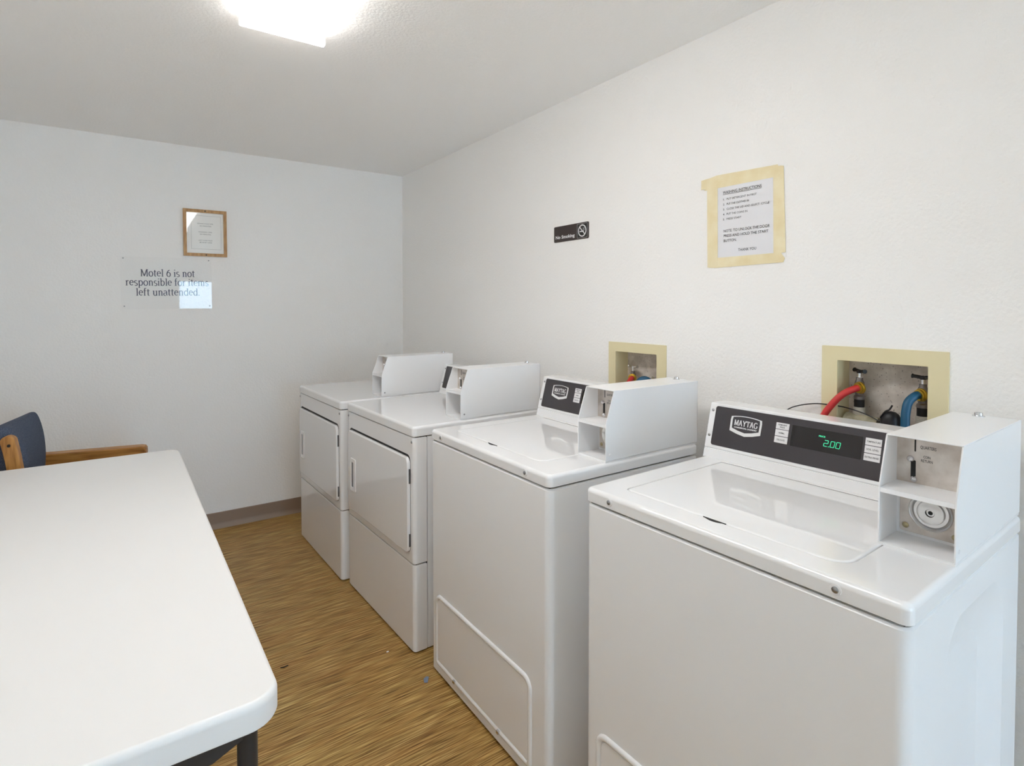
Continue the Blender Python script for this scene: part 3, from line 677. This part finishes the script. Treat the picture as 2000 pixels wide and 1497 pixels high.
valve(t2, o2, 1.5440, 1.0320, 1.45, W + 0.036, CHROME); valve(t2, o2, 1.4300, 0.995, 1.2, W + 0.036, CHROME)
def hose(label, m, pts, group, collar_from, collar_to, rad=0.0100):
    a = Vector(collar_from); b = Vector(collar_to)
    path = catmull(pts, 7)
    hb = MB().tube(path, rad, 16)
    t = thing('supply_hose', label, 'hose', pts[-1], 0, group); o = tuple(-c for c in pts[-1])
    hb.build('rubber_tube', m, t, o)
    d = (b - a).normalized(); ex = d.orthogonal().normalized(); ey = d.cross(ex); M = Fr(a, ex, ey)
    MB().lathe([(0.0115, -0.002), (0.0165, 0.0), (0.0172, 0.002), (0.0165, 0.0045), (0.0145, 0.005), (0.0142, 0.011), (0.0120, 0.012)], M, 24).build('brass_collar', BRASS, t, o)
G = 'water supply hoses of the washers'
hose('red rubber hose curving down from the left tap of the near outlet box', REDHOSE,
     [(W + 0.020, 0.7060, 1.0930), (W + 0.008, 0.7130, 1.0900), (W - 0.010, 0.7340, 1.0745), (W - 0.022, 0.7570, 1.0440), (W - 0.030, 0.7770, 1.0050), (W - 0.034, 0.787, 0.95), (W - 0.036, 0.787, 0.70)], G,
     (W + 0.0260, 0.7040, 1.0935), (W + 0.0080, 0.7120, 1.0905), 0.0090)
hose('blue rubber hose bending down from the right tap of the near outlet box', BLUEHOSE,
     [(W + 0.020, 0.5640, 1.0915), (W + 0.006, 0.5690, 1.0900), (W - 0.010, 0.5780, 1.0750), (W - 0.020, 0.5800, 1.0480), (W - 0.026, 0.5790, 1.0100), (W - 0.030, 0.5790, 0.95), (W - 0.034, 0.579, 0.70)], G,
     (W + 0.0240, 0.5610, 1.0920), (W + 0.0070, 0.5690, 1.0905))
hose('red hose end at the chrome tap of the middle outlet box', REDHOSE,
     [(W + 0.020, 1.5340, 1.0320), (W + 0.006, 1.5270, 1.0300), (W - 0.014, 1.5220, 1.0150), (W - 0.028, 1.5210, 0.985), (W - 0.034, 1.521, 0.93), (W - 0.036, 1.521, 0.70)], G,
     (W + 0.0260, 1.5380, 1.0325), (W + 0.0060, 1.5270, 1.0300))
hose('dark blue hose bend just showing in the middle outlet box', BLUEHOSE,
     [(W + 0.018, 1.4280, 1.0200), (W + 0.008, 1.4370, 1.0340), (W - 0.002, 1.4540, 1.0400), (W - 0.014, 1.4710, 1.0260), (W - 0.028, 1.4780, 0.980), (W - 0.034, 1.4790, 0.90), (W - 0.036, 1.479, 0.70)], G,
     (W + 0.0240, 1.4240, 1.0110), (W + 0.0130, 1.4320, 1.0270))
plug = thing('drain_plug', 'black rounded plug with a cable tie in the near outlet box', 'plug', (W + 0.020, 0.6280, 0.9))
dp = MB(); dp.lathe([(0.024, 0.0), (0.024, 0.105), (0.0225, 0.122), (0.018, 0.133), (0.010, 0.139), (0.0005, 0.141)], I4, 22); dp.build('plug_body', BLACKPL, plug)
dp = MB(); dp.tube(catmull([(-0.012, 0.020, 0.122), (-0.014, 0.008, 0.140), (-0.010, 0.000, 0.146), (-0.008, -0.006, 0.158)], 4), 0.0022, 8); dp.build('cable_tie', BLACKPL, plug)
wr = MB(); wr.tube(catmull([(W - 0.026, 0.905, 0.99), (W - 0.022, 0.868, 1.0200), (W - 0.012, 0.815, 1.0370), (W - 0.004, 0.770, 1.0395), (W + 0.008, 0.735, 1.0360), (W + 0.012, 0.690, 1.0260), (W + 0.004, 0.648, 1.0130)], 5), 0.0016, 8)
tag(wr.build('wire', BLACKPL), 'thin black wire arching over the near console into the outlet box', 'wire')

# ------------------------------------------------------------------ notices and signs
ns = thing('no_smoking_sign', 'dark brown no smoking sign on the right wall', 'sign', (W, 1.880, 1.642))
M = Fr((0, 0, 0), (0, -1, 0), (0, 0, 1))
MB().plate(rrect(-0.1155, 0.1155, -0.0355, 0.0355, 0.006), M, 0, 0.003, 0.001).build('plaque', SIGNBROWN, ns)
MB().plate(rrect(0.0440, 0.1085, -0.0305, 0.0305, 0.001, 2), M, 0.002, 0.0034).build('symbol_panel', SIGNBLACK, ns, angle=0)
g = MB(); cx = 0.0763; z = 0.0037
g.ring(rrect(0.0440, 0.1085, -0.0305, 0.0305, 0.001, 2), rrect(0.0447, 0.1078, -0.0298, 0.0298, 0.001, 2), M, z - 0.0002, z)
g.ring(ellipse(cx, 0, 0.0262, 0.0262, 36), ellipse(cx, 0, 0.0212, 0.0212, 36), M, z - 0.0002, z)
s_ = math.sqrt(0.5); a = 0.0022; R = 0.0225
g.flat([(cx + (-R - a) * s_, (R - a) * s_), (cx + (R - a) * s_, (-R - a) * s_), (cx + (R + a) * s_, (-R + a) * s_), (cx + (-R + a) * s_, (R + a) * s_)], M, z)
g.flat([(cx - 0.0165, -0.0055), (cx + 0.0110, -0.0055), (cx + 0.0110, -0.0010), (cx - 0.0165, -0.0010)], M, z - 0.0001)
for k in range(3):                                             # curls of smoke
    pts = [(cx + 0.003 + 0.013 * t / 8 + 0.003 * math.sin(t * 0.9 + k), 0.0035 + 0.0042 * k + 0.0022 * math.sin(t * 0.8 + k)) for t in range(9)]
    for i in range(8):
        p, q = pts[i], pts[i + 1]; g.flat([(p[0], p[1] - 0.0005), (q[0], q[1] - 0.0005), (q[0], q[1] + 0.0005), (p[0], p[1] + 0.0005)], M, z - 0.0001)
g.build('symbol', WHITEPRINT, ns, angle=0)
g = MB(); put_text(g, 'No Smoking', -0.1030, 0.0270, -0.0215, -0.0065, M, 0.0032, 0.025); g.build('lettering', WHITEPRINT, ns, angle=0)

nt = thing('taped_notice', 'white paper washing instructions with masking tape edges on the right wall', 'notice', (W, 1.045, 1.595))
oy, oz = 1.045, 1.595
P2 = lambda y, z_: (-(y - oy), z_ - oz)
PP = [P2(1.150, 1.460), P2(0.930, 1.462), P2(0.935, 1.722), P2(1.155, 1.727)]
MB().plate(PP, M, 0.0, 0.0006).build('paper', PAPER, nt, angle=0)
def strip(pts, z0):
    MB().plate([P2(*p) for p in pts], M, z0, z0 + 0.0005).build('tape', TAPE, nt, angle=0)
strip([(1.1960, 1.7420), (1.1900, 1.7080), (0.9320, 1.7080), (0.9130, 1.7100), (0.9330, 1.7440), (1.1440, 1.7510)], 0.0008)
strip([(1.1700, 1.4460), (1.1420, 1.4440), (0.9114, 1.4480), (0.9070, 1.4600), (0.9200, 1.4780), (1.1690, 1.4770)], 0.0010)
strip([(1.1760, 1.4475), (1.1365, 1.4440), (1.1395, 1.7490), (1.2030, 1.7440), (1.2035, 1.7130), (1.1800, 1.7120)], 0.0014)
strip([(0.9420, 1.4560), (0.9270, 1.4580), (0.9270, 1.4750), (0.9044, 1.4775), (0.9134, 1.7360), (0.9250, 1.7390), (0.9465, 1.7380)], 0.0016)
tx = MB()
def line(s, ya, yb, zb, h, bold): put_text(tx, s, -(ya - oy), -(yb - oy), zb - oz, zb - oz + h, M, 0.0012, bold)
line('WASHING INSTRUCTIONS', 1.1195, 0.9835, 1.6850, 0.0090, 0.008)
tx.flat([P2(1.1195, 1.6822), P2(0.9835, 1.6822), P2(0.9835, 1.6834), P2(1.1195, 1.6834)], M, 0.0012)
for k, (s, yb) in enumerate([('PUT DETERGENT IN FIRST', 1.0000), ('PUT THE CLOTHES IN', 1.0260), ('CLOSE THE LID AND SELECT  CYCLE', 0.9580), ('PUT THE COINS IN', 1.0310), ('PRESS START', 1.0520)]):
    zb = 1.6640 - 0.0163 * k
    line('%d.' % (k + 1), 1.1185, 1.1125, zb, 0.0062, 0.005); line(s, 1.1050, yb, zb, 0.0062, 0.0)
line('NOTE: TO UNLOCK THE DOOR', 1.1155, 0.9555, 1.5590, 0.0085, 0.006); line('PRESS AND HOLD THE START', 1.1150, 0.9605, 1.5430, 0.0085, 0.006)
line('BUTTON.', 1.1150, 1.0680, 1.5270, 0.0085, 0.006); line('THANK YOU', 1.0620, 0.9995, 1.4935, 0.0085, 0.006)
tx.build('lettering', INK, nt, angle=0)

ROT = lambda o, a: Fr(o, (math.cos(a), 0, math.sin(a)), (-math.sin(a), 0, math.cos(a)))
ac = thing('acrylic_sign', 'clear acrylic sign with navy lettering on the back wall below the frame', 'sign', (0.2085, L, 1.4455))
A = ROT((0, 0, 0), 0.012)
MB().plate(rrect(-0.2180, 0.2180, -0.1430, 0.1430, 0.002, 2), A, 0.002, 0.005, 0.0006).build('acrylic_sheet', ACRYLIC, ac, angle=0)
tx = MB(); ox, oz2 = 0.2085, 1.4455
roman(tx, 'Motel 6 is not', 0.0820 - ox, 0.3410 - ox, 1.4835 - oz2, 0.0390, A, 0.0014)
roman(tx, 'responsible for items', 0.0130 - ox, 0.4095 - ox, 1.4325 - oz2, 0.0390, A, 0.0014)
roman(tx, 'left unattended.', 0.0595 - ox, 0.3650 - ox, 1.3770 - oz2, 0.0390, A, 0.0014)
tx.build('lettering', NAVY, ac, angle=0)
for x, zz in ((0.003, 1.5780), (0.4125, 1.5830), (0.0055, 1.3170), (0.4160, 1.3195)):
    MB().lathe([(0.0036, 0.005), (0.0032, 0.0065), (0.0001, 0.0072)], Fr((x - ox, 0, zz - oz2), (1, 0, 0), (0, 0, 1)), 12).build('screw', SCREW, ac)

fr = thing('framed_notice', 'small oak framed notice on the back wall above the acrylic sign', 'framed notice', (0.3975, L, 1.741))
A = ROT((0, 0, 0), 0.006); hx, hz = 0.1112, 0.1345
f = MB(); O = rrect(-hx, hx, -hz, hz, 0.001, 2); Iq = rrect(-hx + 0.0165, hx - 0.0165, -hz + 0.0175, hz - 0.0175, 0.001, 2)
f.ring(O, Iq, A, 0.0, 0.014); f.build('frame', OAKFRAME, fr, angle=30)
MB().plate(inset(Iq, -0.003), A, 0.001, 0.004).build('paper', CREAMPAPER, fr, angle=0)
MB().plate(inset(Iq, -0.001), A @ Matrix.Rotation(-0.014, 4, 'X'), 0.0065, 0.0085).build('glass', PANE, fr, angle=0)
g = MB(); B = rrect(-hx + 0.040, hx - 0.030, -hz + 0.042, hz - 0.034, 0.0005, 1)
g.ring(B, inset(B, 0.0008), A, 0.0040, 0.0044)
for s, xa, xb, zc_ in (('DRYING CYCLE TIME', 0.3575, 0.4380, 1.7925), ('45 MINUTES', 0.3690, 0.4285, 1.7790), ('WASHING TIME', 0.3620, 0.4320, 1.7440), ('30 MINUTES', 0.3700, 0.4270, 1.7310), ('LAST LOAD MUST', 0.3620, 0.4350, 1.6960), ('BE IN BY NINE', 0.3680, 0.4310, 1.6840)):
    put_text(g, s, xa - 0.3975, xb - 0.3975, zc_ - 1.741, zc_ - 1.741 + 0.0062, A, 0.0044, 0.0)
g.build('lettering', GREYINK, fr, angle=0)
for x, zz in ((-0.0010, hz - 0.008), (0.0028, -hz + 0.008)):
    MB().lathe([(0.0040, 0.0138), (0.0036, 0.0155), (0.0001, 0.0165)], Fr((x, 0, zz), (1, 0, 0), (0, 0, 1)), 12).build('screw', BLACKMETAL, fr)

# ------------------------------------------------------------------ folding table
tb = thing('folding_table', 'white plastic folding table with dark metal legs in the left foreground', 'table', (-0.190, 1.802, 0), 0.006)
hx, hy = 0.380, 0.909; zt = 0.720
m = MB(); O = rrect(-hx, hx, -hy, hy, 0.050, 10)
loops = [[(p[0], p[1], zt - 0.046) for p in inset(O, 0.006)], [(p[0], p[1], zt - 0.044) for p in inset(O, 0.002)], [(p[0], p[1], zt - 0.040) for p in O]]
for k in range(7):
    a = 0.5 * PI * k / 6; loops.append([(q[0], q[1], zt - 0.012 + 0.012 * math.sin(a)) for q in inset(O, 0.009 * (1 - math.cos(a)))])
m.loft(loops); m.build('tabletop', TABLE, tb)
for sy in (-1, 1):
    for sx in (-1, 1):
        lg = MB(); x = sx * 0.335 ; y = sy * (0.866)
        lg.tube([(x, y, 0.012), (x, y, zt - 0.040)], 0.0150, 16); l_ = lg.build('leg', BLACKMETAL, tb)
        MB().lathe([(0.017, 0), (0.017, 0.024), (0.014, 0.028)], Matrix.Translation((x, y, 0)), 14).build('leg_cap', BLACKPL, l_)
    y = sy * 0.866
    MB().tube([(-0.335, y, 0.16), (0.335, y, 0.16)], 0.010, 12).build('crossbar', BLACKMETAL, tb)
    b = MB(); b.loft([[(-0.26, y - 0.012, zt - 0.046), (0.26, y - 0.012, zt - 0.046), (0.335, y - 0.012, zt - 0.066), (0.285, y - 0.012, zt - 0.088), (-0.285, y - 0.012, zt - 0.088), (-0.335, y - 0.012, zt - 0.066)],
              [(-0.26, y + 0.012, zt - 0.046), (0.26, y + 0.012, zt - 0.046), (0.335, y + 0.012, zt - 0.066), (0.285, y + 0.012, zt - 0.088), (-0.285, y + 0.012, zt - 0.088), (-0.335, y + 0.012, zt - 0.066)]])
    b.build('leg_bracket', BLACKMETAL, tb, angle=20)
    MB().tube([(0, y, 0.16), (0, y - sy * 0.42, zt - 0.05)], 0.009, 12).build('brace', BLACKMETAL, tb)

# ------------------------------------------------------------------ armchair behind the table
ch = thing('armchair', 'oak armchair with blue-grey upholstery behind the far end of the table', 'armchair', (-0.152, 3.003, 0), math.radians(-10))
def backrest():
    """upholstered back, thicker at the near end, built as sections across the chair"""
    mb = MB(); ya, yb = 2.836, 3.196
    K = [(-0.200, 0.49), (-0.262, 0.50), (-0.278, 0.62), (-0.288, 0.74), (-0.286, 0.815), (-0.264, 0.850), (-0.234, 0.861), (-0.208, 0.852), (-0.184, 0.805), (-0.1680, 0.740), (-0.1635, 0.67), (-0.170, 0.60), (-0.180, 0.51)]
    K = K + [K[0]]; P = [(p.x, p.z) for p in catmull([(a, 0, b) for a, b in K], 5)[:-1]]
    P = P[::-1]; loops = []
    for k in range(8): a = 0.5 * PI * k / 7; loops.append((ya + 0.026 * (1 - math.cos(a)), 0.020 * (1 - math.sin(a))))
    loops += [(ya + 0.026 + (yb - ya - 0.044) * t / 6, 0) for t in range(1, 6)]
    loops += [(yb - 0.018 * (1 - math.cos(0.5 * PI * k / 7)), 0.013 * (1 - math.sin(0.5 * PI * k / 7))) for k in range(7, -1, -1)]
    cx, cz = -0.222, 0.68; back = Matrix.Rotation(math.radians(10), 3, 'Z'); L_ = []
    for y, d in loops:
        t = (y - ya) / (yb - ya); kx = 1.24 + (0.62 - 1.24) * t; fx = -0.309 + 0.022 * t
        sec = []
        for p in P:
            x = cx + (p[0] - cx) * (1 - d / 0.058); z = cz - 0.005 + (p[1] - cz) * (1 - d / 0.18)
            sec.append(back @ Vector((fx + (x + 0.1635) * kx + 0.152, y - 3.003, z)))
        L_.append(sec)
    return mb.loft(L_)
backrest().build('backrest', FABRIC, ch, angle=60)
sc = MB(); Q = rrect(-0.20, 0.24, -0.235, 0.235, 0.04, 6)
lp = [[(q[0], q[1], 0.395 + 0.08 * k / 8) for q in inset(Q, 0.018 * (1 - math.sin(PI * k / 8)))] for k in range(9)]
sc.loft(lp); sc.build('seat', FABRIC, ch, angle=60)
def ribbon(path, hw, y0, y1, rnd=0.004):
    """flat wooden member: centre path in x-z, half widths hw, between y0 and y1, rounded ends"""
    P = catmull([(p[0], 0, p[1]) for p in path], 5); n = len(P)
    Lf, Rt = [], []
    for i, p in enumerate(P):
        d = (P[min(i + 1, n - 1)] - P[max(i - 1, 0)]).normalized(); k = i / (n - 1)
        wv = hw[0] + (hw[1] - hw[0]) * k
        Lf.append((p.x - d.z * wv, p.z + d.x * wv)); Rt.append((p.x + d.z * wv, p.z - d.x * wv))
    d = (P[-1] - P[-2]).normalized(); a0 = math.atan2(d.z, d.x); wv = hw[1]
    cap = [(P[-1].x + wv * math.cos(a0 + t), P[-1].z + wv * math.sin(a0 + t)) for t in [math.radians(-75 + 15 * q) for q in range(11)]]
    O = Rt + cap + Lf[::-1]
    mb = MB()
    return mb.plate(O, Fr((0, y1, 0), (1, 0, 0), (0, 0, 1)), 0.0, y1 - y0, rnd)
for s in (-1, 1):
    y0, y1, q = (-0.243, -0.212, 0.0) if s < 0 else (0.182, 0.206, -0.05)
    ribbon([(-0.172 + q, 0.0), (-0.138 + q, 0.30), (-0.144 + q, 0.58), (-0.158 + q, 0.72), (-0.1725 + q, 0.805)], (0.020, 0.0225), y0, y1).build('rear_post', OAKPOST, ch)
    am = MB(); ya, yb = (-0.262, -0.212) if s < 0 else (0.190, 0.246)
    O = [(-0.205, 0.595), (0.150, 0.595), (0.184, 0.595), (0.1980, 0.597), (0.2020, 0.617), (0.2010, 0.640), (0.1940, 0.649), (0.180, 0.652), (-0.205, 0.654)]
    am.plate(O, Fr((0, yb, 0), (1, 0, 0), (0, 0, 1)), 0.0, yb - ya, 0.007); am.build('armrest', OAK, ch)
    y0, y1 = (-0.250, -0.220) if s < 0 else (0.205, 0.235)
    ribbon([(0.170, 0.0), (0.172, 0.30), (0.160, 0.585)], (0.018, 0.0175), y0, y1, 0.003).build('front_leg', OAKPOST, ch)
    MB().box(-0.19, 0.18, y0 + 0.004, y1 - 0.004, 0.335, 0.395, 0.004, 2).build('side_rail', OAK, ch)
    yy = y0 if s < 0 else y1
MB().lathe([(0.0055, 0), (0.0055, 0.0015), (0.0001, 0.0015)], Fr((-0.1680, -0.243, 0.791), (1, 0, 0), (0, 0, 1)), 14).build('bolt_hole', DARKGAP, ch)

# ------------------------------------------------------------------ bits on the floor
tag(MB().tube([(0.452, 2.122, 0.0018), (0.462, 2.118, 0.0018), (0.478, 2.121, 0.0018)], 0.0018, 6).build('twig', TWIG), 'short dark twig on the floor beside the table edge', 'twig')
tag(MB().plate([(0.846, 1.752), (0.856, 1.745), (0.872, 1.768), (0.866, 1.776), (0.852, 1.770)], I4, 0.0002, 0.003, 0.001).build('lint_scrap', LINT), 'small blue-grey lint scrap on the floor by the middle washer', 'lint')
tag(MB().plate(ellipse(0.8088, 1.9904, 0.005, 0.003, 10), I4, 0.0002, 0.002, 0.0008).build('crumb', WHITEPRINT), 'tiny pale crumb on the floor in front of the near dryer', 'crumb')
